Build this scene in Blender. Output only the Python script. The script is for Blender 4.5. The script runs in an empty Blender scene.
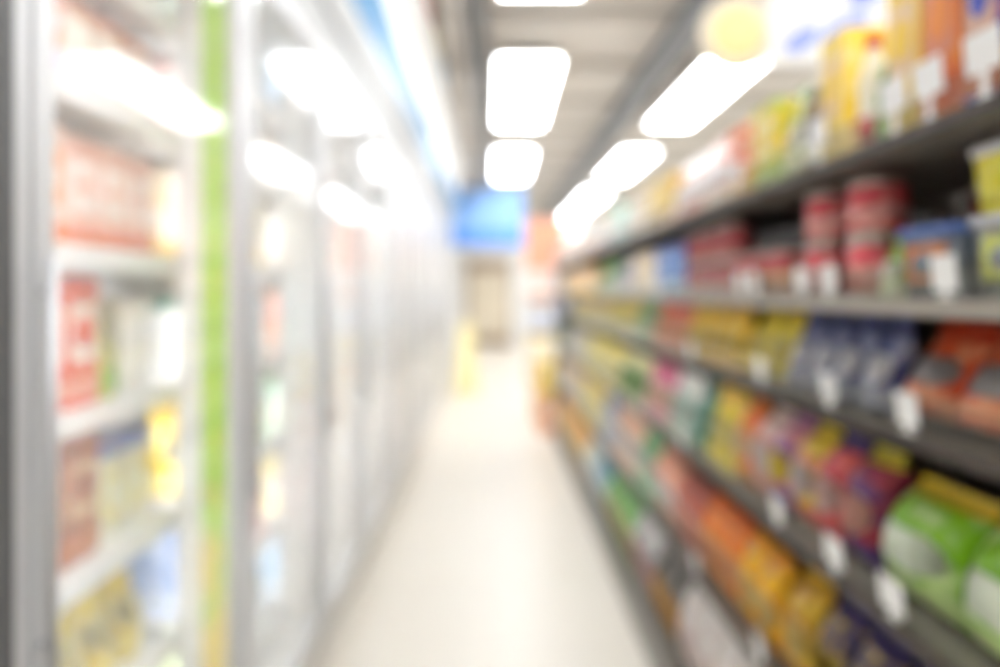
import bpy, bmesh, math, random
from mathutils import Vector, Matrix
random.seed(7)
C = bpy.context.scene.collection
PI = math.pi

# ------------------------------------------------------------------ colours and materials
def lin(h):
    h = h.lstrip('#')
    out = []
    for i in (0, 2, 4):
        c = int(h[i:i+2], 16) / 255
        out.append(c / 12.92 if c <= .04045 else ((c + .055) / 1.055) ** 2.4)
    return (*out, 1)

MATS = {}
def mat(name, col, rough=.5, metal=0, spec=.5, coat=0):
    k = ('p', name, col, rough, metal)
    if k in MATS: return MATS[k]
    m = bpy.data.materials.new(name); m.use_nodes = True
    b = m.node_tree.nodes['Principled BSDF']
    b.inputs['Base Color'].default_value = lin(col)
    b.inputs['Roughness'].default_value = rough
    b.inputs['Metallic'].default_value = metal
    b.inputs['Specular IOR Level'].default_value = spec
    b.inputs['Coat Weight'].default_value = coat
    MATS[k] = m
    return m

def printed(col, col2, scale=22, lo=.52, hi=.6, rough=.38, metal=0):
    """printed packaging: patches of a second ink over the main one"""
    k = ('print', col, col2, scale, lo, rough, metal)
    if k in MATS: return MATS[k]
    m = bpy.data.materials.new('printed_packaging'); m.use_nodes = True
    nt = m.node_tree; b = nt.nodes['Principled BSDF']
    tc = nt.nodes.new('ShaderNodeTexCoord'); nz = nt.nodes.new('ShaderNodeTexNoise')
    nz.inputs['Scale'].default_value = scale; nz.inputs['Detail'].default_value = 2
    nt.links.new(tc.outputs['Object'], nz.inputs['Vector'])
    r = nt.nodes.new('ShaderNodeValToRGB')
    r.color_ramp.elements[0].position = lo; r.color_ramp.elements[0].color = lin(col)
    r.color_ramp.elements[1].position = hi; r.color_ramp.elements[1].color = lin(col2)
    nt.links.new(nz.outputs['Fac'], r.inputs['Fac'])
    nt.links.new(r.outputs['Color'], b.inputs['Base Color'])
    b.inputs['Roughness'].default_value = rough; b.inputs['Metallic'].default_value = metal
    MATS[k] = m
    return m

def emit(name, col, s):
    m = bpy.data.materials.new(name); m.use_nodes = True
    nt = m.node_tree; nt.nodes.clear()
    o = nt.nodes.new('ShaderNodeOutputMaterial'); e = nt.nodes.new('ShaderNodeEmission')
    e.inputs['Color'].default_value = lin(col); e.inputs['Strength'].default_value = s
    nt.links.new(e.outputs[0], o.inputs[0])
    return m

def two_sided_fresnel(nt, ior):
    """the same reflectance on entering and on leaving a thin pane"""
    g = nt.nodes.new('ShaderNodeNewGeometry'); m = nt.nodes.new('ShaderNodeMapRange'); f = nt.nodes.new('ShaderNodeFresnel')
    m.inputs[3].default_value = ior; m.inputs[4].default_value = 1 / ior
    nt.links.new(g.outputs['Backfacing'], m.inputs[0]); nt.links.new(m.outputs[0], f.inputs['IOR'])
    return f

def glowing_white(name, s):
    """white surface with a made-up glow that brightens it"""
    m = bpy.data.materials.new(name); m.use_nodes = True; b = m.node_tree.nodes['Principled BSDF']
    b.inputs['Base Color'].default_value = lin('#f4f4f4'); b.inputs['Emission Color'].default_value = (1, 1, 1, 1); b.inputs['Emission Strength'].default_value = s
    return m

def door_glass(mist_lo, mist_hi, rough):
    """thin cold-cabinet glass: clear, misted with condensation, mirror-like at a slant"""
    m = bpy.data.materials.new('misted_glass'); m.use_nodes = True
    nt = m.node_tree; nt.nodes.clear(); N = nt.nodes.new; L = nt.links.new
    o = N('ShaderNodeOutputMaterial'); tr = N('ShaderNodeBsdfTransparent')
    df = N('ShaderNodeBsdfDiffuse'); df.inputs[0].default_value = lin('#ffffff')
    tl = N('ShaderNodeBsdfTranslucent'); tl.inputs[0].default_value = lin('#ffffff')
    gl = N('ShaderNodeBsdfGlossy'); gl.inputs['Roughness'].default_value = rough
    fr = two_sided_fresnel(nt, 1.45)
    mist = N('ShaderNodeMixShader'); mist.inputs[0].default_value = .5
    L(df.outputs[0], mist.inputs[1]); L(tl.outputs[0], mist.inputs[2])
    tc = N('ShaderNodeTexCoord'); nz = N('ShaderNodeTexNoise'); nz.inputs['Scale'].default_value = 3.0
    L(tc.outputs['Object'], nz.inputs['Vector'])
    mr = N('ShaderNodeMapRange'); mr.inputs[1].default_value = .3; mr.inputs[2].default_value = .7
    mr.inputs[3].default_value = mist_lo; mr.inputs[4].default_value = mist_hi
    L(nz.outputs['Fac'], mr.inputs[0])
    a = N('ShaderNodeMixShader'); L(mr.outputs[0], a.inputs[0]); L(tr.outputs[0], a.inputs[1]); L(mist.outputs[0], a.inputs[2])
    b = N('ShaderNodeMixShader'); L(fr.outputs[0], b.inputs[0]); L(a.outputs[0], b.inputs[1]); L(gl.outputs[0], b.inputs[2])
    L(b.outputs[0], o.inputs[0])
    return m

def clear_plastic():
    m = bpy.data.materials.new('clear_acrylic'); m.use_nodes = True
    nt = m.node_tree; nt.nodes.clear(); N = nt.nodes.new; L = nt.links.new
    o = N('ShaderNodeOutputMaterial'); tr = N('ShaderNodeBsdfTransparent'); tr.inputs[0].default_value = lin('#f4f4f0')
    df = N('ShaderNodeBsdfDiffuse'); df.inputs[0].default_value = lin('#f2ece0')
    gl = N('ShaderNodeBsdfGlossy'); gl.inputs['Roughness'].default_value = .12
    fr = two_sided_fresnel(nt, 1.18)
    a = N('ShaderNodeMixShader'); a.inputs[0].default_value = .035; L(tr.outputs[0], a.inputs[1]); L(df.outputs[0], a.inputs[2])
    b = N('ShaderNodeMixShader'); L(fr.outputs[0], b.inputs[0]); L(a.outputs[0], b.inputs[1]); L(gl.outputs[0], b.inputs[2])
    L(b.outputs[0], o.inputs[0])
    return m

MIST_LO, MIST_HI = .06, .11
LAMP, TUBE, EXPO = 8.5, 14.0, 1.0

# ------------------------------------------------------------------ mesh helpers
def add_box(bm, x0, x1, y0, y1, z0, z1, mi=0):
    vs = [bm.verts.new((x, y, z)) for z in (z0, z1) for y in (y0, y1) for x in (x0, x1)]
    for q in ((0, 2, 3, 1), (4, 5, 7, 6), (0, 1, 5, 4), (2, 6, 7, 3), (0, 4, 6, 2), (1, 3, 7, 5)):
        f = bm.faces.new([vs[i] for i in q]); f.material_index = mi

def box_bm(*boxes, bevel=0):
    bm = bmesh.new()
    for b in boxes: add_box(bm, *b)
    if bevel: bmesh.ops.bevel(bm, geom=list(bm.edges), offset=bevel, segments=2, affect='EDGES', profile=.5)
    return bm

def add_lathe(bm, prof, n=24, cx=0, cy=0, mi=0, cap=True):
    rings = [[bm.verts.new((cx + r * math.cos(2*PI*i/n), cy + r * math.sin(2*PI*i/n), z)) for i in range(n)] for r, z in prof]
    for a, b in zip(rings, rings[1:]):
        for i in range(n):
            f = bm.faces.new((a[i], a[(i+1) % n], b[(i+1) % n], b[i])); f.material_index = mi; f.smooth = True
    if cap:
        bm.faces.new(list(reversed(rings[0]))).material_index = mi
        bm.faces.new(rings[-1]).material_index = mi

def add_tube(bm, p, q, r, n=10):
    p, q = Vector(p), Vector(q); d = (q - p).normalized()
    u = d.orthogonal().normalized(); v = d.cross(u)
    A, B = [[bm.verts.new(c + r * (u * math.cos(2*PI*i/n) + v * math.sin(2*PI*i/n))) for i in range(n)] for c in (p, q)]
    for i in range(n):
        bm.faces.new((A[i], A[(i+1) % n], B[(i+1) % n], B[i])).smooth = True
    bm.faces.new(list(reversed(A))); bm.faces.new(B)

def add_prism(bm, pts, y0, y1):
    """profile of (x, z) points swept along y"""
    A = [bm.verts.new((x, y0, z)) for x, z in pts]; B = [bm.verts.new((x, y1, z)) for x, z in pts]
    n = len(pts)
    for i in range(n): bm.faces.new((A[i], A[(i+1) % n], B[(i+1) % n], B[i]))
    bm.faces.new(list(reversed(A))); bm.faces.new(B)

def mesh(name, bm, mats):
    bmesh.ops.recalc_face_normals(bm, faces=list(bm.faces))
    me = bpy.data.meshes.new(name); bm.to_mesh(me); bm.free()
    for m in (mats if isinstance(mats, (list, tuple)) else [mats]): me.materials.append(m)
    return me

def obj(name, bm, mats, parent=None):
    me = bm if isinstance(bm, bpy.types.Mesh) else mesh(name, bm, mats)
    o = bpy.data.objects.new(name, me); C.objects.link(o)
    if parent is not None: o.parent = parent
    return o

def thing(name, label, cat, loc=(0, 0, 0), rot=(0, 0, 0), group=None):
    o = bpy.data.objects.new(name, None); C.objects.link(o)
    o.empty_display_size = .05; o.location = loc; o.rotation_euler = rot
    tag(o, label, cat, group)
    return o

def tag(o, label, cat, group=None):
    if label: o['label'] = label
    o['category'] = cat
    if group: o['group'] = group

def struct(name, bm, m):
    o = obj(name, bm, m); o['kind'] = 'structure'
    return o

ORD = ['', 'second ', 'third ', 'fourth ', 'fifth ', 'sixth ', 'seventh ', 'eighth ', 'ninth ', 'tenth ', 'eleventh ', 'twelfth ', 'thirteenth ', 'fourteenth ', 'fifteenth ', 'sixteenth ']
NUM = ['zero', 'one', 'two', 'three', 'four', 'five', 'six', 'seven', 'eight', 'nine', 'ten', 'eleven', 'twelve', 'thirteen', 'fourteen', 'fifteen', 'sixteen']

# ------------------------------------------------------------------ packages (front faces -Y in their own frame, origin at the base centre)
def pouch_surface(w, h, d, style, u, t):
    """point of a filled bag: u runs round, t from bottom to top"""
    if style == 'pouch':
        a = w/2 * (1 - .05 * math.sin(PI * t)); b = d/2 * max(.035, (1 - t ** 2.0)) * (.86 + .14 * math.sin(PI * min(1, t * 1.3)))
    else:
        a = w/2 * (1 - .07 * math.sin(PI * t)); b = d/2 * max(.05, math.sin(PI * min(1, max(0, t))) ** .55)
    e = .72
    c, s = math.cos(u), math.sin(u)
    x = a * math.copysign(abs(c) ** e, c); y = b * math.copysign(abs(s) ** 1.0, s)
    y += .02 * d * math.sin(9 * t + 5 * c) * (1 - abs(c)) * (1 if 0.06 < t < .9 else 0)
    return x, y, h * t

def pouch_bm(w, h, d, style, n=22, m=14):
    bm = bmesh.new()
    ts = [0] + [(j / (m - 1)) for j in range(1, m)]
    rings = [[bm.verts.new(pouch_surface(w, h, d, style, 2*PI*i/n, t)) for i in range(n)] for t in ts]
    for j, (a, b) in enumerate(zip(rings, rings[1:])):
        for i in range(n):
            f = bm.faces.new((a[i], a[(i+1) % n], b[(i+1) % n], b[i])); f.smooth = True
            f.material_index = 1 if (ts[j] > .80 and style == 'pouch') or (style == 'bag' and (ts[j] > .86)) else 2 if .05 < ts[j] < .20 else 0
    bm.faces.new(list(reversed(rings[0]))); bm.faces.new(rings[-1])
    return bm

def pouch_label_bm(w, h, d, style, t0, t1, s=.62, n=10, m=7):
    bm = bmesh.new(); off = .0015
    rows = []
    for j in range(m):
        t = t0 + (t1 - t0) * j / (m - 1); r = []
        for i in range(n + 1):
            v = abs(2 * j / (m - 1) - 1); u = -PI/2 + (i / n - .5) * PI * s * math.sqrt(max(.06, 1 - .8 * v * v))
            x, y, z = pouch_surface(w, h, d, style, u, t)
            r.append(bm.verts.new((x, y - off, z)))
        rows.append(r)
    for a, b in zip(rows, rows[1:]):
        for i in range(n): bm.faces.new((a[i], a[i+1], b[i+1], b[i])).smooth = True
    bmesh.ops.solidify(bm, geom=list(bm.faces), thickness=.0008)
    for f in bm.faces: f.smooth = min(e.calc_length() for e in f.edges) > .0012
    return bm

def rrect(w, d, r, n=4):
    pts = []
    for cx, cy, a0 in ((w/2-r, d/2-r, 0), (-w/2+r, d/2-r, PI/2), (-w/2+r, -d/2+r, PI), (w/2-r, -d/2+r, 3*PI/2)):
        for i in range(n + 1):
            a = a0 + PI/2 * i / n; pts.append((cx + r * math.cos(a), cy + r * math.sin(a)))
    return pts

def loft_bm(sections):
    """stack of (points, z)"""
    bm = bmesh.new()
    rings = [[bm.verts.new((x, y, z)) for x, y in pts] for pts, z in sections]
    n = len(rings[0])
    for a, b in zip(rings, rings[1:]):
        for i in range(n): bm.faces.new((a[i], a[(i+1) % n], b[(i+1) % n], b[i]))
    bm.faces.new(list(reversed(rings[0]))); bm.faces.new(rings[-1])
    return bm

PACK = {}
def pack_meshes(kind, w, h, d, c1, c2, cl, cap):
    """[(part name, mesh)] of one kind of package, shared by all its copies"""
    k = (kind, round(w, 3), round(h, 3), round(d, 3), c1, c2, cl, cap)
    if k in PACK: return PACK[k]
    body = printed(c1, c2, 18, .47, .70); lab = mat('label_colour', cl, .42); lid = mat('lid_colour', cap, .4); ink = mat('second_ink', c2, .4); em = mat('emblem_ink', c1, .42)
    P = []
    def emblem(a, b, cz, yf):
        """flat oval printed in the body colour on the label: yf(x, z) gives the label's surface"""
        bm = bmesh.new(); n = 20
        F, B = [[bm.verts.new((x, yf(x, z) - o, z)) for x, z in ((a * math.cos(2*PI*q/n), cz + b * math.sin(2*PI*q/n)) for q in range(n))] for o in (.0014, .0004)]
        for q in range(n): bm.faces.new((F[q], F[(q+1) % n], B[(q+1) % n], B[q]))
        bm.faces.new(F); bm.faces.new(list(reversed(B)))
        return mesh('emblem', bm, em)
    if kind in ('pouch', 'bag'):
        shiny = c1 == '#e4e2e4'
        foil = printed(c1, c2, 24, .47, .64, .16 if shiny else .3, .9 if shiny else 0)
        P.append(('body', mesh('body', pouch_bm(w, h, d, kind), [foil, mat('seal_colour', cap, .35), ink])))
        P.append(('label', mesh('label', pouch_label_bm(w, h, d, kind, .30, .64), lab)))
        bm = bmesh.new(); zz = 14                                # crimped seal along the top, saw-toothed edge
        vf, vb = [], []
        for i in range(zz + 1):
            x = (i / zz - .5) * w * .98; top = h + .010 + (.003 if i % 2 else 0)
            for yy, L in ((-.0012, vf), (.0012, vb)):
                L.append((bm.verts.new((x, yy, h - .002)), bm.verts.new((x, yy, top))))
        for i in range(zz):
            bm.faces.new((vf[i][0], vf[i+1][0], vf[i+1][1], vf[i][1])); bm.faces.new((vb[i+1][0], vb[i][0], vb[i][1], vb[i+1][1]))
            bm.faces.new((vf[i][1], vf[i+1][1], vb[i+1][1], vb[i][1]))
        P.append(('top_seal', mesh('top_seal', bm, lid)))
    elif kind == 'carton':
        bm = box_bm((-w/2, w/2, -d/2, d/2, 0, h), bevel=min(.003, w*.05))
        P.append(('body', mesh('body', bm, body)))
        bd = box_bm((-w/2-.0006, w/2+.0006, -d/2-.0006, d/2+.0006, h*.06, h*.22))
        P.append(('band', mesh('band', bd, ink)))
        P.append(('label', mesh('label', box_bm((-w*.40, w*.40, -d/2-.0012, -d/2-.0002, h*.36, h*.80)), lab)))
        P.append(('emblem', emblem(w*.28, h*.13, h*.58, lambda x, z: -d/2-.0012)))
        P.append(('top_flap', mesh('top_flap', box_bm((-w*.46, w*.46, -d*.44, d*.44, h, h+.0015)), lid)))
    elif kind == 'tin':
        r = w/2
        bm = bmesh.new(); add_lathe(bm, [(r*.94, 0), (r, .003), (r, .006), (r*.97, .009), (r*.97, h-.009), (r, h-.006), (r, h-.002), (r*.95, h-.001)])
        P.append(('body', mesh('body', bm, mat('tin_plate', '#b9b4ac', .3, .8))))
        bm = bmesh.new(); add_lathe(bm, [(r*.972, h*.10), (r*.985, h*.10), (r*.985, h*.90), (r*.972, h*.90)], cap=False)
        P.append(('label', mesh('label', bm, body)))
        bm = bmesh.new(); add_lathe(bm, [(r*.986, h*.34), (r*.992, h*.34), (r*.992, h*.52), (r*.986, h*.52)], cap=False)
        P.append(('band', mesh('band', bm, ink)))
        bm = bmesh.new(); add_lathe(bm, [(r*.93, h-.0008), (r*.93, h+.0004), (r*.80, h-.0002), (r*.78, h+.0006)])
        P.append(('lid', mesh('lid', bm, lid)))
    elif kind == 'tub':
        P.append(('body', mesh('body', loft_bm([(rrect(w*.84, d*.84, .012), 0), (rrect(w*.93, d*.93, .012), h*.86)]), body)))
        P.append(('lid', mesh('lid', loft_bm([(rrect(w*.96, d*.96, .012), h*.865), (rrect(w, d, .014), h*.89), (rrect(w, d, .014), h*.97), (rrect(w*.95, d*.95, .012), h)]), lid)))
        P.append(('label', mesh('label', box_bm((-w*.30, w*.30, -d*.466-.002, -d*.466+.006, h*.22, h*.74)), lab)))
        P.append(('emblem', emblem(w*.2, h*.16, h*.48, lambda x, z: -d*.466-.002)))
    elif kind == 'bottle':
        r = w/2
        bm = bmesh.new(); add_lathe(bm, [(r*.85, 0), (r, .006), (r, h*.30), (r*.93, h*.42), (r, h*.54), (r*.95, h*.66), (r*.55, h*.80), (r*.40, h*.86), (r*.40, h*.90)])
        P.append(('body', mesh('body', bm, body)))
        bm = bmesh.new(); add_lathe(bm, [(r*.46, h*.895), (r*.48, h*.90), (r*.48, h*.985), (r*.42, h)])
        P.append(('cap', mesh('cap', bm, lid)))
        bm = bmesh.new(); add_lathe(bm, [(r*1.0, h*.08), (r*1.015, h*.08), (r*1.015, h*.29), (r*1.0, h*.29)], cap=False)
        P.append(('label', mesh('label', bm, lab)))
    PACK[k] = P
    return P

KIND = {'pouch': ('food_pouch', 'pouch'), 'bag': ('snack_bag', 'bag'), 'carton': ('food_carton', 'carton'),
        'tin': ('food_tin', 'tin'), 'tub': ('food_tub', 'tub'), 'bottle': ('sauce_bottle', 'bottle')}
REG = {}
def put(kind, look, where, loc, rz, w, h, d, cols, lean=0):
    nm, word = KIND[kind]
    c1, c2, cl, cap = cols
    o = bpy.data.objects.new(nm, None); C.objects.link(o); o.empty_display_size = .03
    x, y, z = loc
    if lean: z += d * .5 * math.sin(lean) * (.86 if kind == 'pouch' else .08) + .001
    o.location = (x, y, z); o.rotation_euler = (-lean, 0, rz)
    o['category'] = word
    for pn, me in pack_meshes(kind, w, h, d, c1, c2, cl, cap):
        p = bpy.data.objects.new(pn, me); C.objects.link(p); p.parent = o
    REG.setdefault((look + ' ' + word, where), []).append((y, z, o))
    return o

def finish_labels():
    for (look, where), L in REG.items():
        n = len(L)
        word = look.split()[-1]
        if n == 1:
            L[0][2]['label'] = f'{look} {where}'; continue
        zs = sorted({round(z, 2) for _, z, _ in L})
        tiers = [[t for t in L if round(t[1], 2) == z] for z in zs] if len(zs) > 1 and max(zs) - min(zs) > .06 else [L]
        for ti, T in enumerate(tiers):
            T.sort(key=lambda t: t[0]); m = len(T)
            pre = '' if len(tiers) == 1 else ('stacked on top, ' if ti else 'lower, ')
            for i, t in enumerate(T):
                k = f'{ORD[i]}nearest of {NUM[m]}' if m > 1 else 'alone'
                t[2]['label'] = f'{look} {where}, {pre}{k}'
        for t in L:
            t[2]['group'] = f'{look}s {where}'

# ------------------------------------------------------------------ room
FL = bpy.data.materials.new('pale_floor'); FL.use_nodes = True
nt = FL.node_tree; b = nt.nodes['Principled BSDF']
tc = nt.nodes.new('ShaderNodeTexCoord'); br = nt.nodes.new('ShaderNodeTexBrick')
br.offset = 0; br.inputs['Color1'].default_value = lin('#d9d2c6'); br.inputs['Color2'].default_value = lin('#d6cfc3')
br.inputs['Mortar'].default_value = lin('#cdc5b8'); br.inputs['Scale'].default_value = 1.0
br.inputs['Mortar Size'].default_value = .004; br.inputs['Brick Width'].default_value = .6; br.inputs['Row Height'].default_value = .6
nt.links.new(tc.outputs['Object'], br.inputs['Vector']); nt.links.new(br.outputs['Color'], b.inputs['Base Color'])
b.inputs['Roughness'].default_value = .35
X0, X1, Y0, Y1, H = -1.72, 4.6, -4.0, 19.5, 3.6
struct('floor', box_bm((X0-.1, X1+.1, Y0-.1, Y1+.1, -.1, 0)), FL)
CE = printed('#dad5ce', '#e2ddd6', 1.5, .4, .6, .8)
struct('ceiling', box_bm((X0-.1, X1+.1, Y0-.1, Y1+.1, H, H+.1)), CE)
WH = mat('white_paint', '#f2f1ee', .6)
struct('wall_left', box_bm((X0-.1, X0, Y0, Y1, 0, H)), WH)
struct('wall_right', box_bm((X1, X1+.1, Y0, Y1, 0, H)), WH)
struct('wall_end', box_bm((X0, X1, Y1, Y1+.1, 0, H)), WH)
struct('wall_front', box_bm((X0, X1, Y0-.1, Y0, 0, H)), WH)
# ceiling joists across the aisle and the darker trough beam along it
JO = mat('joist_paint', '#bcb6ae', .7)
n = 0
for i in range(16):
    y = .35 + 1.2 * i
    n += 1
    struct(f'trim_{n}', box_bm((X0, X1, y, y+.12, H-.05, H-.001)), JO)
n += 1
struct(f'trim_{n}', box_bm((1.36, 1.60, Y0, Y1, H-.16, H-.055)), mat('trough_paint', '#8b8f94', .6))
n += 1
struct(f'trim_{n}', box_bm((-.12, -.03, Y0, Y1, H-.14, H-.055)), mat('grey_channel', '#8b8f92', .6))

# ceiling lights: long flush troffers in two rows
LE = emit('lamp_diffuser', '#fbfdff', LAMP)
HS = mat('lamp_housing', '#e9e7e3', .5)
def lamp(xc, y0, ly, label):
    t = thing('ceiling_light', label, 'light', (xc, y0, H-.06), group='long ceiling lights')
    w = .265 if xc < 1 else .248
    obj('housing', box_bm((-w-.025, w+.025, -.025, ly+.025, -.035, -.002), (-w-.025, -w-.004, -.025, ly+.025, -.066, -.0351), (w+.004, w+.025, -.025, ly+.025, -.066, -.0351)), HS, t)
    k = 3; s = ly / k
    for i in range(k):
        obj('diffuser', box_bm((-w, w, i*s+.012, (i+1)*s-.012, -.055, -.0355), bevel=.004), LE, t)
along = ['behind the camera', 'over the near end', 'second along the aisle', 'third along the aisle', 'fourth along the aisle']
for r, (xc, nm) in enumerate(((.32, 'over the aisle'), (2.10, 'beyond the shelving'))):
    for i, y in enumerate((-1.6, 2.3, 6.0, 9.95, 13.9)):
        lamp(xc, y, 2.4, f'long white ceiling light {nm}, {along[i]}')
lamp(2.10, 17.1, 2.2, 'short white ceiling light beyond the shelving, at the far end wall')

# pipes under the ceiling above the freezers
PI_M = mat('pipe_paint', '#b9b0a5', .5)
for k, (x, z, r, lb) in enumerate(((-.27, 3.30, .045, 'thick beige ceiling pipe running above the freezer canopy'), (-.17, 3.42, .022, 'thin grey ceiling pipe beside the thicker beige one'))):
    t = thing('ceiling_pipe', lb, 'pipe', (x, 0, z))
    bm = bmesh.new(); add_tube(bm, (0, .2, 0), (0, 19, 0), r, 14)
    obj('tube', bm, PI_M if k == 0 else mat('grey_pipe', '#7d8083', .5), t)
    for y in (2, 5, 8, 11, 14, 17):
        bm = bmesh.new(); add_tube(bm, (0, y+.25, r), (0, y+.25, H-.06-z), .006, 6)
        obj('hanger', bm, JO, t)

# ------------------------------------------------------------------ glass-door freezers on the aisle's left
GX, Y_F, PITCH, NB = -.66, .97, .86, 12
GL = door_glass(MIST_LO, MIST_HI, .07)
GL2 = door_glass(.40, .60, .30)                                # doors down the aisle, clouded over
AL = mat('brushed_aluminium', '#cfcfd0', .38, .25)
GR = mat('grey_kick', '#e2dfda', .5)
CW = mat('cabinet_white', '#f0f0ee', .5)
TU = emit('cabinet_tube', '#fbfdff', TUBE)
RAIL = mat('white_rail', '#f7f7f5', .35)
GREEN = printed('#a6d23a', '#e8cc58', 2.6, .56, .62, .5)
SHZ = (.30, .62, .94, 1.26, 1.58, 1.90, 2.18)
NEARF = ['nearest freezer', 'second freezer', 'third freezer', 'fourth freezer', 'fifth freezer', 'sixth freezer', 'seventh freezer', 'eighth freezer',
         'ninth freezer', 'tenth freezer', 'eleventh freezer', 'farthest freezer']
SHN = ['lowest', 'second', 'third', 'fourth', 'fifth', 'sixth', 'top']
def freezer_meshes():
    L = PITCH; e = .002; M = {}
    bx = lambda *b, bevel=0: box_bm(*b, bevel=bevel)
    M['back_panel'] = mesh('back_panel', bx((-.88, -.85, e, L-e, .20, 2.44)), CW)
    M['base'] = mesh('base', bx((-.88, -.05, e, L-e, .10, .20)), CW)
    M['kick_panel'] = mesh('kick_panel', bx((-.05, .0, e, L-e, 0, .20), bevel=.004), GR)
    M['roof_panel'] = mesh('roof_panel', bx((-.88, -.05, e, L-e, 2.46, 2.50)), CW)
    M['header'] = mesh('header', bx((-.05, .0, e, L-e, 2.43, 2.62), bevel=.004), mat('header_grey_white', '#a2a2a1', .5))
    M['mullion'] = mesh('mullion', bx((-.06, -.012, e, .028, .20, 2.43), (-.06, -.012, L-.028, L-e, .20, 2.43)), AL)
    M['shelf'] = mesh('shelf', bx((-.80, -.15, .035, L-.035, -.016, 0)), RAIL)
    M['price_rail'] = mesh('price_rail', bx((-.149, -.140, .035, L-.035, -.035, .012)), RAIL)
    M['light_tube'] = mesh('light_tube', (lambda bm: (add_tube(bm, (-.085, .016, .3), (-.085, .016, 2.38), .012, 8), bm)[1])(bmesh.new()), TU)
    s = .045
    M['door'] = mesh('door', bx((-.010, .018, .012, .012+s, .215, 2.42), (-.010, .018, L-.012-s, L-.012, .215, 2.42),
                                (-.010, .018, .012+s, L-.012-s, .215, .275), (-.010, .018, .012+s, L-.012-s, 2.37, 2.42)), AL)
    M['tube_shield'] = mesh('tube_shield', bx((-.165, -.0625, e, .0035, .21, 2.42), (-.0655, -.0625, .0036, .036, .21, 2.42)), RAIL)
    M['glass'] = mesh('glass', bx((.0, .004, .012+s, L-.012-s, .275, 2.37)), GL)
    M['clouded'] = mesh('glass', bx((.0, .004, .012+s, L-.012-s, .275, 2.37)), GL2)
    bm = bmesh.new(); add_tube(bm, (.034, .026, .95), (.034, .026, 1.55), .008, 10)
    for z in (1.0, 1.5): add_tube(bm, (.018, .026, z), (.034, .026, z), .006, 8)
    M['door_handle'] = mesh('door_handle', bm, mat('handle_grey', '#c4c4c6', .35, .3))
    M['poster_strip'] = mesh('poster_strip', bx((-.085, -.013, L-.034, L-.0285, .276, 2.369)), GREEN)
    return M
FM = freezer_meshes()
for i in range(NB):
    y = Y_F + PITCH * i
    t = thing('display_freezer', 'tall glass-door display freezer, ' + ('nearest the camera' if i == 0 else 'farthest along the aisle' if i == NB-1 else ORD[i] + 'along the aisle'),
              'freezer', (GX, y, 0), group='row of glass-door freezers')
    for k in ('back_panel', 'base', 'kick_panel', 'roof_panel', 'header', 'mullion'): obj(k, FM[k], None, t)
    for z in SHZ:
        s = obj('shelf', FM['shelf'], None, t); s.location = (0, 0, z)
        obj('price_rail', FM['price_rail'], None, s)
    u = obj('light_tube', FM['light_tube'], None, t); obj('tube_shield', FM['tube_shield'], None, u)
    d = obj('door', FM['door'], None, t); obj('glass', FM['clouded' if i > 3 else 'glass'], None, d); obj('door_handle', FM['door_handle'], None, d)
    if i == 0:
        g = obj('poster_strip', FM['poster_strip'], None, t); g['label'] = 'lime green upright strip behind the glass'
        obj('side_panel', box_bm((-.88, .018, -.026, -.001, .0, 2.5)), AL, t)
        obj('edge_trim', box_bm((-.06, .016, -.05, -.0265, .0, 2.5)), mat('trim_dark_grey', '#5c5c5c', .5), t)
    if i == NB-1:
        obj('side_panel', box_bm((-.88, .0, PITCH+.001, PITCH+.03, .0, 2.5)), CW, t)

# white canopy with a blue band above the freezers
t = thing('freezer_canopy', 'long white canopy with a blue band above the freezer doors', 'canopy', (0, 0, 0))
ya, yb = Y_F - .9, Y_F + PITCH * NB + .03
fascia_glow = glowing_white('white_added_glow', .22)  # faint glow added to lift the white upper fascia, no lamps behind it
def sweep(pts, name, m):
    bm = bmesh.new(); add_prism(bm, pts, ya, yb); return obj(name, bm, m, t)
sweep([(-.70, 2.63), (-.645, 2.63), (-.625, 2.80), (-.70, 2.80)], 'lower_fascia', mat('header_grey_white', '#a2a2a1', .5))
sweep([(-.70, 2.801), (-.622, 2.801), (-.575, 3.05), (-.70, 3.05)], 'blue_band', mat('canopy_blue', '#3a7aa6', .45))
sweep([(-.70, 3.051), (-.573, 3.051), (-.475, 3.54), (-.70, 3.54)], 'upper_fascia', fascia_glow)
PCOL = [('#e8603a', 'orange'), ('#f3d24a', 'yellow'), ('#9ccb6a', 'green'), ('#e86f6f', 'red'), ('#f5e7b0', 'cream'), ('#7fb7e0', 'blue')]
for i, (c, nm) in enumerate(PCOL):
    y = 2.2 + i * .75
    p = thing('poster', f'{nm} poster strip along the top edge of the white canopy', 'poster', (-.445, y, 3.44))
    obj('panel', box_bm((.0, .006, 0, .62, -.05, .09)), mat('poster_' + nm, c, .5), p)
    obj('frame', box_bm((-.006, -.0005, -.014, .634, -.056, .096), bevel=.002), mat('poster_edge', '#f4f1ea', .5), p)

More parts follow.
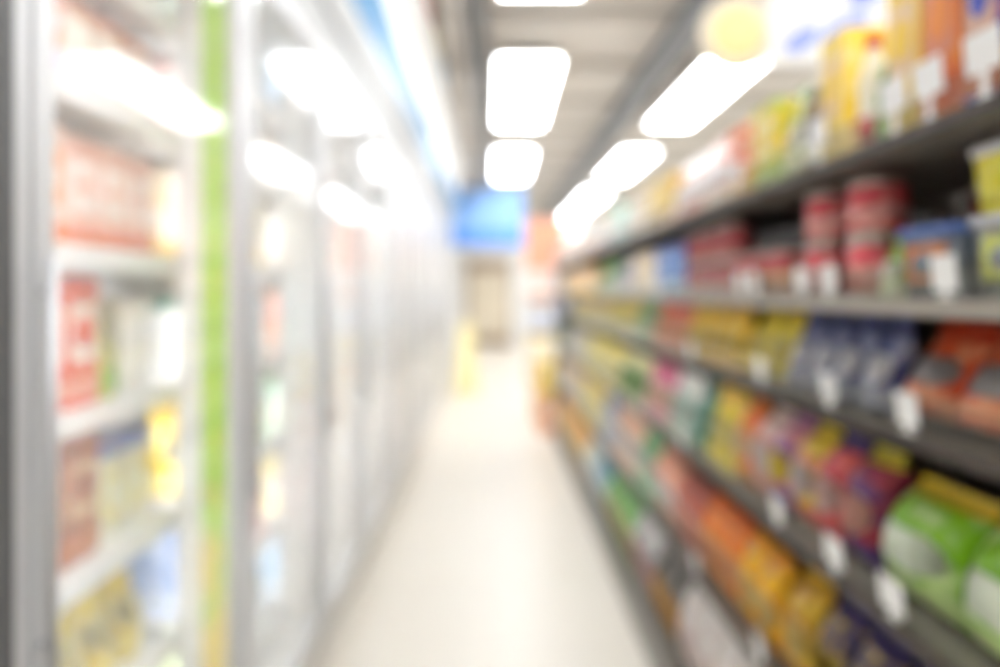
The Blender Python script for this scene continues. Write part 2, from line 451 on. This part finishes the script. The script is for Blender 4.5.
# what stands in the freezers
FZ = {  # shelf: list of (kind, look, colours, height)
  0: [
   [('bag', 'olive green', ('#a8b06a', '#d8d8a0', '#f4f1dc', '#c4c88a'), .22)],
   [('pouch', 'pale blue', ('#5fb0c8', '#bfe3ee', '#ffffff', '#8fd0e0'), .23), ('pouch', 'mustard yellow', ('#e8c820', '#f0dc70', '#f8ec98', '#cfae2a'), .25)],
   [('carton', 'dark teal', ('#136050', '#3a9080', '#a8d8c8', '#2d8a78'), .25), ('carton', 'rusty brown', ('#a04020', '#c87040', '#e8b890', '#8d3f22'), .26), ('tub', 'white and blue-lidded', ('#f4f1e2', '#e9dfb4', '#f7e9a0', '#3f5fae'), .22)],
   [('carton', 'white red-labelled', ('#f4efe8', '#f0d0c4', '#e2452c', '#e9e4dc'), .26), ('carton', 'scarlet', ('#e6452a', '#f0a08a', '#f6ece4', '#e6583c'), .27), ('pouch', 'lime yellow', ('#ccd818', '#8cc030', '#eef29a', '#a9c82e'), .24), ('tub', 'plain white', ('#f6f5f1', '#e9e8e4', '#fbfbf8', '#f1f0ec'), .22)],
   [('carton', 'white and orange', ('#f4eae0', '#f08038', '#f0a060', '#e9e1d8'), .25), ('carton', 'pale pink', ('#f0c0b0', '#e87850', '#fbeee8', '#f2d8d0'), .24)],
   [('carton', 'lilac and white', ('#ece6f0', '#b79ccc', '#f0a878', '#e8e2ee'), .22), ('tub', 'cream', ('#f2e2cc', '#e9b48a', '#fbf3e6', '#d98a5a'), .20)],
   [('carton', 'amber yellow', ('#f3b53a', '#f7d890', '#fbeec8', '#eaa52c'), .18), ('carton', 'caramel brown', ('#b87a4a', '#e2b48a', '#f5e6d4', '#a3683a'), .18)],
  ],
  1: [
   [('bag', 'pale green', ('#b8c89a', '#e4ead4', '#f6f6ea', '#c8d4b0'), .22)],
   [('carton', 'light blue', ('#8fa8d8', '#d8e2f4', '#ffffff', '#a4b8e0'), .24), ('carton', 'rose red', ('#d86a6a', '#f0c0c0', '#fbeaea', '#c85a5a'), .24)],
   [('pouch', 'bright yellow', ('#ecc832', '#f8ec9a', '#fdf8dc', '#dab628'), .24), ('carton', 'white and green', ('#f2f4ee', '#8abf7a', '#d8ead0', '#e8ece4'), .25)],
   [('tub', 'white', ('#f4f4f2', '#e4e4e2', '#ffffff', '#2a7a6a'), .22), ('carton', 'sea green', ('#4a9a88', '#b8dcd2', '#f0faf6', '#3a8a78'), .24)],
   [('carton', 'white and gold', ('#f4f0e4', '#e8c860', '#f6e4a8', '#ece6d8'), .25)],
   [('carton', 'white and red', ('#f4eeea', '#e06a5a', '#f2b0a4', '#ece4e0'), .23), ('tub', 'grey', ('#d4d8d8', '#b4bcbc', '#f4f6f6', '#a8b0b0'), .20)],
   [('carton', 'grey green', ('#c0ccc4', '#98aca0', '#eef2ee', '#b0beb4'), .18)],
  ],
}
FZ_FAR = [('carton', 'white', ('#f2f0ec', '#d8d4cc', '#f8e8d8', '#e8e4de'), .24), ('carton', 'salmon', ('#eaa890', '#f6dcd0', '#ffffff', '#e09a80'), .24),
          ('tub', 'mint', ('#c4dccc', '#eef6f0', '#ffffff', '#9cc4a8'), .20), ('pouch', 'pale yellow', ('#eede90', '#f8f2cc', '#ffffff', '#e4d07a'), .22),
          ('carton', 'sky blue', ('#a8c8e4', '#e4eef8', '#ffffff', '#90b4d4'), .23), ('bag', 'beige', ('#dcccb4', '#f2e8da', '#fbf6ee', '#d0bea4'), .21)]
for i in range(NB):
    y0 = Y_F + PITCH * i + .07; span = PITCH - .14
    for j, z in enumerate(SHZ):
        if i > 2 and j in (0, 6): continue
        if i > 6 and j == 1: continue
        if i in FZ: rows = FZ[i][j]; nf = 6
        else: rows = [FZ_FAR[(i * 2 + j * 5 + q) % 6] for q in range(2)]; nf = 6 if i == 2 else 4 if i < 6 else 3
        per = [nf // len(rows) + (1 if q < nf % len(rows) else 0) for q in range(len(rows))]
        q = 0; cnt = 0
        for f in range(nf):
            if cnt >= per[q]: q += 1; cnt = 0
            cnt += 1
            kind, look, cols, h = rows[q]
            w = span / nf - .008
            put(kind, look, f'on {SHN[j]} shelf {"up " if 0 < j < 6 else ""}in {NEARF[i]}', (GX - .27, y0 + span * (f + .5) / nf, z + .001), PI/2, w, h, min(.20, max(.10, w * 1.4)), cols)

# ------------------------------------------------------------------ shelving on the right
SX, SY0, BAY, NBAY = .62, .34, 1.30, 5
LV = [('top', 1.740), ('second', 1.490), ('third', 1.292), ('fourth', 1.000), ('fifth', .655)]
DECK = .19
DK = mat('shelf_steel', '#7d776f', .5, .2)
ED = mat('shelf_edge', '#484039', .45, .2)
BK = mat('back_board', '#4a4542', .7)
AC = clear_plastic()
def bay_meshes():
    L = BAY; e = .002; M = {}
    D = .46
    M['back_panel'] = mesh('back_panel', box_bm((D+.005, D+.025, e, L-e, .08, 2.02)), BK)
    M['upright'] = mesh('upright', box_bm((D-.03, D+.004, -.014, .014, 0, 2.04)), DK)
    M['base_deck'] = mesh('base_deck', box_bm((0, D-.032, e, L-e, DECK-.02, DECK)), DK)
    M['kick_plate'] = mesh('kick_plate', box_bm((.012, .03, e, L-e, 0, DECK-.021)), mat('kick_plate_grey', '#85817b', .45, .2))
    M['shelf'] = mesh('shelf', box_bm((.004, D-.032, e, L-e, -.022, 0)), DK)
    M['shelf_edge'] = mesh('shelf_edge', box_bm((-.012, .003, e, L-e, -.019, .0)), ED)
    M['light_edge'] = mesh('shelf_edge', box_bm((-.012, .003, e, L-e, -.024, .0)), mat('pale_shelf_edge', '#a39b92', .45, .2))
    M['fence'] = mesh('fence', box_bm((.0, .003, e+.004, L-e-.004, .0005, .052)), AC)
    bm = bmesh.new(); add_prism(bm, [(.24, -.0225), (D-.033, -.0225), (D-.033, -.06)], -.003, .003)
    M['bracket'] = mesh('bracket', bm, DK)
    return M
BM = bay_meshes()
NTH = ['nearest', 'second', 'third', 'fourth', 'farthest']
for i in range(NBAY):
    t = thing('shelving_unit', f'grey steel shelving unit with clear shelf fences, {NTH[i]} along the aisle', 'shelving', (SX, SY0 + BAY * i, 0), group='row of grey shelving units')
    for k in ('back_panel', 'base_deck', 'kick_plate'): obj(k, BM[k], None, t)
    for yy in (.018, BAY - .018):
        u = obj('upright', BM['upright'], None, t); u.location = (0, yy, 0)
    for nm, z in LV:
        s = obj('shelf', BM['shelf'], None, t); s.location = (0, 0, z)
        for k in ('shelf_edge', 'fence')[:1 if nm == 'fifth' or i > 2 else 2]: obj(k, BM['light_edge' if nm == 'second' and k == 'shelf_edge' else k], None, s)
        for yy in (.034, BAY - .034):
            b = obj('bracket', BM['bracket'], None, s); b.location = (0, yy, 0)
    if i == NBAY - 1:
        obj('end_panel', box_bm((.0, .485, BAY+.001, BAY+.022, 0, 1.95)), mat('end_panel_blue', '#3c4660', .5), t)

# price cards standing on the shelf edges
PC = mat('card_white', '#fbfbfb', .35)
CARDS = {0: (.87, .98, 1.065, 1.31, 1.75, 2.3, 2.9), 1: (.945, 1.27, 1.38, 1.63, 1.72, 2.6), 2: (1.03, 1.27, 1.59, 2.15, 3.1), 3: (1.07, 1.25, 1.50, 2.25, 2.9), 4: (1.35, 1.60, 2.1)}
for li, ys in CARDS.items():
    for i, y in enumerate(ys):
        z = LV[li][1]
        big = li == 0 or (li == 3 and i in (0, 1)) 
        t = thing('price_card', f'white price card on the {LV[li][0]} shelf edge, {ORD[i]}nearest of {NUM[len(ys)]}', 'price card', (SX - .0075, y, z + .0005), group=f'white price cards on the {LV[li][0]} shelf')
        w, h = (.064, .050) if big else (.052, .048)
        z0 = .034 if li == 0 else .012
        cd = obj('card', box_bm((-.001, .0005, -w/2, w/2, 0, h)), PC, t); cd.location = (0, 0, z0); cd.rotation_euler = (0, -.10, 0)
        obj('card_holder', box_bm((-.0012, .0004, -.006, .006, .0028, z0 + .004), (-.0025, .0025, -.014, .014, 0, .0028)), RAIL, t)

DOWN = {-1: 'on the bottom deck', 0: 'on the top shelf', 1: 'on second shelf down', 2: 'on third shelf down', 3: 'on fourth shelf down', 4: 'on fifth shelf down'}
def row(level, y0, y1, n, kind, look, cols, h, d=.14, stack=1, lean=0, gap=.004, xf=.008, two_deep=False):
    z = (DECK if level < 0 else LV[level][1]) + .0008
    s = (y1 - y0) / n
    w = s - gap
    for i in range(n):
        y = y0 + s * (i + .5)
        dd = min(d, w) if kind == 'tin' else w + .012 if kind == 'bottle' else d
        for k in range(stack):
            put(kind, look, DOWN[level], (SX + xf + dd/2, y, z + k * (h + .0012)), -PI/2, w, h, dd, cols, lean)

# each row: level, from, to (metres along the aisle), how many, kind, look, (ink, second ink, label, cap), height
# -- top shelf
row(0, .60, .86, 3, 'carton', 'rust orange', ('#c8642a', '#e8a060', '#f0d8b0', '#3a4a9a'), .26)
row(0, .865, .935, 1, 'carton', 'royal blue', ('#3848b0', '#c87a58', '#d8b09a', '#3a4ab8'), .25)
row(0, .94, 1.025, 1, 'carton', 'tall orange', ('#e88a30', '#d86a3a', '#d88a6a', '#f0a050'), .25)
row(0, 1.03, 1.115, 1, 'carton', 'tall yellow', ('#f0c83a', '#e8d070', '#e8c8a0', '#f0d050'), .25)
row(0, 1.12, 1.175, 1, 'pouch', 'green and white', ('#ecebdc', '#6cb870', '#3f9a50', '#5ab060'), .21, .10)
row(0, 1.18, 1.235, 1, 'bottle', 'red-capped cream', ('#f2ecd8', '#f0e0b0', '#c83a3a', '#d82a3a'), .20, .055)
row(0, 1.25, 1.34, 1, 'carton', 'golden yellow', ('#f4d040', '#f4e09a', '#f0d0a0', '#f0c838'), .235)
row(0, 1.345, 1.45, 2, 'bottle', 'charcoal and gold', ('#5a5c5e', '#d8b060', '#f0ece0', '#e8e4da'), .20, .05)
row(0, 1.455, 1.55, 1, 'pouch', 'olive green', ('#9aae3a', '#e4e8c0', '#f4f0e0', '#7a9a30'), .19, .10)
row(0, 1.555, 1.69, 2, 'carton', 'light green and yellow', ('#f0cc40', '#a8c858', '#f4ecc8', '#f0d040'), .19)
row(0, 1.695, 1.86, 2, 'carton', 'vermilion and yellow', ('#e85a38', '#f0c030', '#f4d8c0', '#f0c030'), .18)
row(0, 1.865, 2.12, 3, 'pouch', 'pale pink', ('#f2c0b8', '#fbeee8', '#ffffff', '#f4d4cc'), .20, .10)
row(0, 2.125, 2.46, 3, 'pouch', 'blush and white', ('#f4dcd4', '#e89a88', '#ffffff', '#f8ece8'), .19, .10)
row(0, 2.465, 2.80, 3, 'carton', 'straw yellow', ('#eecb50', '#e0b890', '#f4e4b8', '#f0d868'), .18)
row(0, 2.805, 3.25, 4, 'carton', 'sandy beige', ('#dcc098', '#f2e2cc', '#ffffff', '#e4d0b0'), .18)
row(0, 3.255, 3.75, 4, 'pouch', 'turquoise', ('#6abfae', '#b8dcd0', '#ffffff', '#4aa898'), .20, .10)
row(0, 3.755, 4.8, 6, 'carton', 'cream', ('#f0e4d4', '#e8b898', '#ffffff', '#f0dcc8'), .19)
row(0, 4.805, 6.78, 8, 'carton', 'peach', ('#f0c0a0', '#f8ece0', '#ffffff', '#e8a888'), .17)
# -- second shelf: tubs, red tins
row(1, .62, .935, 2, 'tub', 'grey and yellow', ('#8a8f9a', '#e0d22c', '#c8d06a', '#b9bcc4'), .108, .16)
row(1, .945, 1.10, 1, 'tub', 'slate grey blue-lidded', ('#6a7688', '#aeb6c2', '#c87430', '#4a6ab0'), .105, .16)
t_y = .93
put('tub', 'white-rimmed yellow', 'standing on the tubs of the second shelf', (SX + .03 + .08, t_y - .02, LV[1][1] + .111), -PI/2, .15, .098, .13, ('#e8dc2a', '#e8dc2a', '#f0e860', '#e6e8f0'))
row(1, 1.105, 1.16, 1, 'pouch', 'leaf green', ('#9ac23a', '#e8efd8', '#f4f4ea', '#b4d060'), .095, .08)
row(1, 1.17, 1.27, 1, 'tin', 'bright red', ('#d04850', '#e0a098', '#f0d8d0', '#c03038'), .100, .09, stack=2)
row(1, 1.33, 1.44, 1, 'tin', 'rose red', ('#cc3c48', '#e8b0a8', '#f0d8d0', '#c84048'), .100, .09, stack=2, gap=.014)
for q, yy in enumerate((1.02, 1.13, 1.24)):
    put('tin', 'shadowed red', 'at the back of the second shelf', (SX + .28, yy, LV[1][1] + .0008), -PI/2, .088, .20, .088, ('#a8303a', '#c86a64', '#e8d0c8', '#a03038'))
row(1, 1.50, 1.85, 3, 'tin', 'crimson', ('#a83038', '#e0a870', '#f0d8d0', '#b83a40'), .105, .09, gap=.02)
row(1, 1.86, 2.30, 5, 'tin', 'dark maroon', ('#8a2a30', '#c86868', '#f0d8d0', '#903038'), .098, .09, stack=2)
row(1, 2.31, 2.68, 3, 'carton', 'cobalt blue', ('#2f52b8', '#8ab8ec', '#a8d0f4', '#3a5ac0'), .17)
row(1, 2.69, 3.12, 3, 'carton', 'buff', ('#dcc49a', '#f0e0c8', '#f8eede', '#e0cca8'), .17)
row(1, 3.13, 3.55, 4, 'bottle', 'grey violet', ('#a8a4b8', '#dcd8e0', '#ffffff', '#6a6a9a'), .18, .09)
row(1, 3.56, 4.25, 5, 'pouch', 'grass green', ('#6fae48', '#c8dca0', '#f4f8e4', '#8ac060'), .16, .10)
row(1, 4.26, 6.1, 8, 'carton', 'apricot', ('#eaa858', '#f0d070', '#faf0dc', '#f0bc70'), .17)
row(1, 6.11, 6.78, 3, 'carton', 'smoke grey', ('#8a8a92', '#c8c8cc', '#f0f0f0', '#9a9aa2'), .17)
# -- third shelf: pouches
row(2, .60, 1.13, 4, 'pouch', 'orange-red and silver', ('#d8552a', '#e8a078', '#b8b4b4', '#c84420'), .140, .11, lean=.30)
row(2, 1.14, 1.54, 4, 'pouch', 'navy and silver', ('#3a4480', '#a4aac4', '#d4d4d8', '#3c4478'), .150, .10, lean=.10, gap=.014)
row(2, 1.55, 1.80, 2, 'pouch', 'lemon yellow', ('#f0da34', '#f0e070', '#f0e498', '#e0c828'), .145, .11, lean=.12, gap=.01)
row(2, 1.81, 2.33, 5, 'pouch', 'deep yellow', ('#f4cc10', '#f0c030', '#f6e494', '#e0b010'), .155, .10, gap=.016)
row(2, 2.34, 2.80, 4, 'pouch', 'orange red', ('#e8602c', '#f0a078', '#f6cca8', '#dc5020'), .155, .10, gap=.014)
row(2, 2.81, 3.15, 3, 'pouch', 'emerald green', ('#3a9650', '#a8cc90', '#e8f0d8', '#2a8444'), .155, .12)
row(2, 3.16, 3.95, 6, 'pouch', 'soft yellow', ('#f6dc44', '#e4e080', '#faf2c0', '#f0d030'), .150, .12)
row(2, 3.96, 5.8, 10, 'pouch', 'pale gold', ('#eccc68', '#e4dcaa', '#f8eed0', '#e0b848'), .150, .12)
row(2, 5.81, 6.78, 5, 'carton', 'dusky blue', ('#3f4e78', '#8a94b0', '#c8cede', '#4a5a88'), .15)
# -- fourth shelf: big bags
row(3, .60, 1.20, 3, 'bag', 'lime green and white', ('#8ccc1c', '#d8f0a8', '#f0f6e4', '#f4d440'), .180, .16, lean=.22, xf=-.006, gap=.012)
row(3, 1.21, 1.31, 1, 'bag', 'wine and purple', ('#a8344c', '#5a4488', '#e8b0a0', '#d8c838'), .205, .13, lean=.16, xf=.0)
row(3, 1.32, 1.42, 1, 'bag', 'coral red', ('#ec7470', '#d04858', '#e8c8c0', '#5a4488'), .205, .13, lean=.16, xf=.0)
row(3, 1.43, 1.53, 1, 'bag', 'yellow and rose', ('#f0d848', '#e88a80', '#e8dcd8', '#ecd040'), .205, .13, lean=.16, xf=.0)
row(3, 1.54, 1.64, 1, 'bag', 'pink and purple', ('#eaa0a8', '#6a58a8', '#f0d850', '#c88ab8'), .205, .13, lean=.14, xf=.0)
row(3, 1.65, 1.75, 1, 'bag', 'white and pink', ('#f6dcd4', '#f4b8b0', '#f2e6e0', '#f8e0d8'), .205, .13, lean=.14, xf=.0)
row(3, 1.76, 1.85, 1, 'bag', 'bright orange', ('#f67e38', '#f4b070', '#f6d8b0', '#f08a40'), .21, .11, lean=.1, xf=.0)
row(3, 1.86, 2.10, 2, 'pouch', 'sunny yellow', ('#f0d410', '#f0e068', '#f6eeb0', '#f0c430'), .215, .12, gap=.014)
row(3, 2.11, 2.245, 1, 'pouch', 'bottle green', ('#1f7a62', '#3a9078', '#7ab8a8', '#1a6a54'), .215, .12, gap=.02)
row(3, 2.25, 2.54, 3, 'pouch', 'white and mint', ('#f0f0ec', '#a8cfba', '#d8e8de', '#f4f4f4'), .21, .12)
row(3, 2.55, 2.95, 3, 'pouch', 'candy pink', ('#e0608e', '#f0b8c4', '#f0e0c0', '#d84a80'), .21, .12)
row(3, 2.96, 3.55, 5, 'pouch', 'green and cream', ('#e4dc98', '#56a058', '#4a9a50', '#e8e0a8'), .205, .12)
row(3, 3.56, 4.9, 8, 'pouch', 'primrose yellow', ('#f0dc58', '#f4eaa8', '#fbf6dc', '#ecd440'), .205, .12)
row(3, 4.91, 6.1, 7, 'pouch', 'stone grey', ('#d8cfbe', '#ece4d4', '#f8f4ec', '#bcb2a4'), .20, .12)
row(3, 6.11, 6.78, 3, 'carton', 'moss green', ('#5a6a50', '#98a488', '#d0d8c4', '#6a7a60'), .19)
# -- fifth shelf
row(4, .64, 1.16, 3, 'bag', 'navy and gold', ('#2c2a5c', '#d8b030', '#4a4478', '#38346c'), .225, .13, lean=.1, xf=.0, gap=.012)
row(4, 1.17, 1.42, 2, 'bag', 'dark violet', ('#352c5c', '#c8a840', '#d8b848', '#40366c'), .225, .13, lean=.1, xf=.0, gap=.012)
row(4, 1.43, 1.56, 1, 'bag', 'mustard', ('#e8c038', '#b86830', '#e8cc78', '#e0b028'), .225, .12, lean=.1, xf=.0, gap=.012)
row(4, 1.57, 1.80, 2, 'bag', 'marigold', ('#f8c018', '#f0a840', '#f8e4a0', '#f0a020'), .23, .12, xf=.0, gap=.016)
row(4, 1.81, 2.12, 3, 'bag', 'tangerine', ('#f47c1c', '#f4b050', '#f6c8a0', '#ec6c14'), .23, .12, xf=.0, gap=.014)
row(4, 2.13, 2.42, 2, 'bag', 'brick red', ('#b4482e', '#e09080', '#f0c0b0', '#a43c28'), .23, .12, xf=.0, gap=.02)
row(4, 2.43, 2.75, 3, 'bag', 'coral', ('#f0a080', '#f6d8c4', '#ffffff', '#e08868'), .235, .12, xf=.0, gap=.014)
row(4, 2.76, 3.10, 3, 'pouch', 'jade green', ('#3f9a58', '#a8d0a8', '#f0f8ec', '#2f8a48'), .25, .12)
row(4, 3.11, 3.75, 5, 'pouch', 'light salmon', ('#eab898', '#f4dcc8', '#ffffff', '#e0a080'), .25, .12)
row(4, 3.76, 4.15, 3, 'pouch', 'steel blue', ('#7a90b8', '#b8c4d8', '#ffffff', '#6a80a8'), .25, .12)
row(4, 4.16, 5.1, 6, 'pouch', 'canary yellow', ('#f0d44c', '#f4e8a8', '#fbf6dc', '#ecc830'), .25, .12)
row(4, 5.11, 6.78, 8, 'pouch', 'tan', ('#d8b890', '#ece0cc', '#f8f2e8', '#c8a478'), .24, .12)
# -- bottom deck
row(-1, 1.50, 1.84, 2, 'bag', 'plum grey', ('#6a5a68', '#d8a060', '#e8d8c0', '#7a6a78'), .32, .16)
row(-1, 1.85, 2.42, 3, 'bag', 'big white', ('#f0eeec', '#e0ccc8', '#f8e8e4', '#e8e4e2'), .34, .18)
row(-1, 2.43, 2.80, 3, 'bag', 'graphite grey', ('#4a4848', '#a89c8c', '#e0a840', '#585454'), .33, .15)
row(-1, 2.81, 3.20, 3, 'bag', 'shiny silver', ('#e4e2e4', '#a8a4a8', '#d0a0a0', '#d8d6d8'), .32, .15)
row(-1, 3.21, 3.95, 5, 'bag', 'fresh green', ('#5aa84c', '#b8d890', '#e0c898', '#4a983c'), .31, .15)
row(-1, 3.96, 4.35, 3, 'bag', 'teal blue', ('#4a8aa8', '#a8d0dc', '#ffffff', '#3a7a98'), .30, .15)
row(-1, 4.36, 4.85, 3, 'bag', 'pearl white', ('#e4e6e0', '#b8d0c8', '#ffffff', '#d8dcd4'), .30, .15)
row(-1, 4.86, 6.78, 10, 'bag', 'amber', ('#f0a838', '#f4d080', '#faecc8', '#e89828'), .30, .15)

# ------------------------------------------------------------------ hanging signs over the shelving
t = thing('hanging_sign', 'round yellow hanging sign with a pale rim above the top shelf', 'sign', (.77, 2.2, 2.31))
bm = bmesh.new(); add_lathe(bm, [(.079, -.006), (.079, .006)], 40); obj('disc', bm, mat('sign_yellow', '#f9e7a4', .4), t)
bm = bmesh.new(); add_lathe(bm, [(.080, -.008), (.118, -.008), (.118, .008), (.080, .008), (.080, -.008)], 40, cap=False); obj('rim', bm, mat('sign_cream', '#f8ead0', .4), t)
for o in t.children: o.rotation_euler = (PI/2, 0, 0)
bm = bmesh.new(); add_tube(bm, (0, 0, .118), (0, 0, H-.05-2.31), .002, 6); obj('cord', bm, JO, t)
t = thing('hanging_sign', 'white hanging board with blue shapes above the top shelf', 'sign', (.93, 1.95, 2.13))
obj('board', box_bm((-.16, .17, -.005, .005, 0, .28), bevel=.002), mat('board_white', '#f6f6f4', .4), t)
bm = bmesh.new()
for cx, cz, a, bb, rot in ((-.07, .07, .055, .028, .6), (.05, .10, .075, .03, .5), (.10, .19, .045, .03, .3)):
    vs = []
    for yy in (-.0075, -.0052):
        vs.append([bm.verts.new((cx + a*math.cos(q)*math.cos(rot) - bb*math.sin(q)*math.sin(rot), yy, cz + a*math.cos(q)*math.sin(rot) + bb*math.sin(q)*math.cos(rot))) for q in [2*PI*k/24 for k in range(24)]])
    for k in range(24): bm.faces.new((vs[0][k], vs[0][(k+1) % 24], vs[1][(k+1) % 24], vs[1][k]))
    bm.faces.new(vs[0]); bm.faces.new(list(reversed(vs[1])))
obj('logo', bm, mat('sign_blue', '#9aacf0', .4), t)
for x in (-.14, .15):
    bm = bmesh.new(); add_tube(bm, (x, 0, .28), (x, 0, H-.05-2.13), .002, 6); obj('cord', bm, JO, t)

# ------------------------------------------------------------------ far end of the aisle
t = thing('hanging_bulkhead', 'blue bulkhead panel hanging across the far end of the aisle', 'bulkhead', (0, 12.8, 0))
obj('panel', box_bm((-.78, .58, 0, .12, 2.62, 3.42)), mat('bulkhead_blue', '#86b2ec', .5), t)
obj('bottom_trim', box_bm((-.78, .58, -.01, .13, 2.34, 2.619)), mat('bulkhead_deep_blue', '#5a94e6', .5), t)
for x in (-.6, .4):
    obj('hanger', box_bm((x, x+.02, .05, .07, 3.42, H-.06)), JO, t)

t = thing('door_1', None, 'door', (-.62, Y1 - .06, 0)); t['kind'] = 'structure'; del t['category']
obj('door_leaf', box_bm((0, .52, 0, .045, .01, 2.05), bevel=.004), mat('door_beige', '#e6dac4', .5), t)
obj('door_leaf', box_bm((.53, 1.05, 0, .045, .01, 2.05), bevel=.004), mat('door_beige', '#e6dac4', .5), t)
obj('door_frame', box_bm((-.10, -.005, -.02, .055, 0, 2.06), (1.055, 1.15, -.02, .055, 0, 2.06), (-.10, 1.15, -.02, .055, 2.061, 2.42)), mat('door_brown', '#b09c86', .5), t)
obj('kick_plate', box_bm((.0, 1.05, -.006, -.001, .02, .30)), mat('kick_taupe', '#a8947c', .4), t)

# stacked cardboard boxes beside the door
t = thing('floor_sign', 'pale yellow folding floor sign standing by the far freezers', 'floor sign', (-.38, 10.4, 0))
YS = mat('sign_pale_yellow', '#f6e8b0', .45)
for s, nm in ((-1, 'front_leaf'), (1, 'rear_leaf')):
    bm = bmesh.new()
    A = [(-.17, .02), (.17, .02), (.10, 1.0), (-.10, 1.0)]
    v0 = [bm.verts.new((x, s * (.20 - .17 * z) - .008, z)) for x, z in A]; v1 = [bm.verts.new((x, s * (.20 - .17 * z) + .008, z)) for x, z in A]
    for k in range(4): bm.faces.new((v0[k], v0[(k+1) % 4], v1[(k+1) % 4], v1[k]))
    bm.faces.new(list(reversed(v0))); bm.faces.new(v1)
    lf = obj(nm, bm, YS, t)
    for x in (-.15, .15):
        obj('foot', box_bm((x-.02, x+.02, s*.20-.015, s*.20+.015, 0, .022)), mat('foot_grey', '#9a9890', .6), lf)
bm = bmesh.new(); add_tube(bm, (-.07, 0, 1.035), (.07, 0, 1.035), .016, 10)
add_tube(bm, (-.07, 0, .99), (-.07, 0, 1.035), .012, 8); add_tube(bm, (.07, 0, .99), (.07, 0, 1.035), .012, 8)
obj('carry_handle', bm, YS, t)

# white promotional stand with an orange header past the shelving
t = thing('promo_stand', 'white display stand with an orange header beyond the shelving end', 'display stand', (.52, 10.8, 0))
obj('header', box_bm((0, .62, 0, .03, 1.84, 2.62), bevel=.006), mat('header_orange', '#f2aa8a', .45), t)
obj('back_panel', box_bm((0, .62, .36, .39, 0, 1.83)), CW, t)
for x in (0, .59): obj('side_panel', box_bm((x, x+.03, .031, .359, 0, 1.83)), CW, t)
SZ = (.10, .52, .94, 1.36)
for z in SZ: obj('shelf', box_bm((.031, .589, .031, .359, z-.02, z)), CW, t)
obj('base_panel', box_bm((.031, .589, .031, .05, 0, .079)), CW, t)
for j, (z, cols, lk) in enumerate(zip(SZ, (('#f0a030', '#f4d890', '#ffffff', '#e89020'), ('#f4cc40', '#f8e8a8', '#ffffff', '#ecc030'), ('#e8e8f0', '#b0bce0', '#ffffff', '#d8dcec'), ('#f4ddd0', '#eca888', '#ffffff', '#f0d0c0')), ('orange', 'yellow', 'white and blue', 'cream and peach'))):
    for i in range(4):
        nm, word = KIND['carton']
        o = thing(nm, f'{lk} carton on the promotional display stand, {ORD[i]}from its aisle side' if i else f'{lk} carton on the promotional display stand, first from its aisle side', word,
                  (.52 + .10 + i * .14, 10.95, z + .001), group=f'{lk} cartons on the display stand')
        for pn, me in pack_meshes('carton', .12, .30, .14, *cols): obj(pn, me, None, o)

# cartons piled on the floor at the end of the shelving
for k, (x, y, z, w, h, c, lb) in enumerate(((.70, 7.55, 0, .40, .42, '#e6a880', 'pale orange shipping carton on the floor past the shelving'), (.70, 7.55, .4205, .38, .36, '#f0cc40', 'yellow shipping carton stacked on the pale orange one'),
                                          (.66, 8.30, 0, .36, .50, '#d8b088', 'tan shipping carton on the floor behind the pale orange one'), (.66, 8.30, .5005, .36, .40, '#f2ead8', 'cream shipping carton stacked on the tan one'))):
    t = thing('shipping_carton', lb, 'box', (x, y, z))
    obj('body', box_bm((-w/2, w/2, -w/2, w/2, 0, h-.003), bevel=.004), printed(c, '#f4e8d0', 5, .6, .66), t)
    obj('tape', box_bm((-.03, .03, -w/2-.001, w/2+.001, h-.0028, h-.001)), mat('parcel_tape', '#d8c8a0', .3), t)
    obj('label', box_bm((-.08, .08, -w/2-.003, -w/2-.001, h*.35, h*.7)), PC, t)

finish_labels()

# ------------------------------------------------------------------ camera and world
cam = bpy.data.cameras.new('camera'); co = bpy.data.objects.new('camera', cam); C.objects.link(co)
co.location = (0, 0, 1.5); co.rotation_euler = (PI/2, 0, 0)
cam.sensor_width = 36; cam.lens = 25.2
cam.shift_x = .008; cam.shift_y = -.0415
cam.clip_start = .02
cam.dof.use_dof = True; cam.dof.focus_distance = .35; cam.dof.aperture_fstop = 1.87
bpy.context.scene.camera = co
w = bpy.data.worlds.new('world'); bpy.context.scene.world = w; w.use_nodes = True
w.node_tree.nodes['Background'].inputs[0].default_value = (.8, .85, .9, 1); w.node_tree.nodes['Background'].inputs[1].default_value = .2
sc = bpy.context.scene
sc.view_settings.view_transform = 'Standard'; sc.view_settings.look = 'None'
sc.view_settings.gamma = 1; sc.view_settings.use_curve_mapping = False
sc.view_settings.exposure = EXPO
cy = sc.cycles
cy.use_denoising = True; cy.max_bounces = 8; cy.diffuse_bounces = 4; cy.glossy_bounces = 4; cy.transparent_max_bounces = 24
cy.sample_clamp_indirect = 8
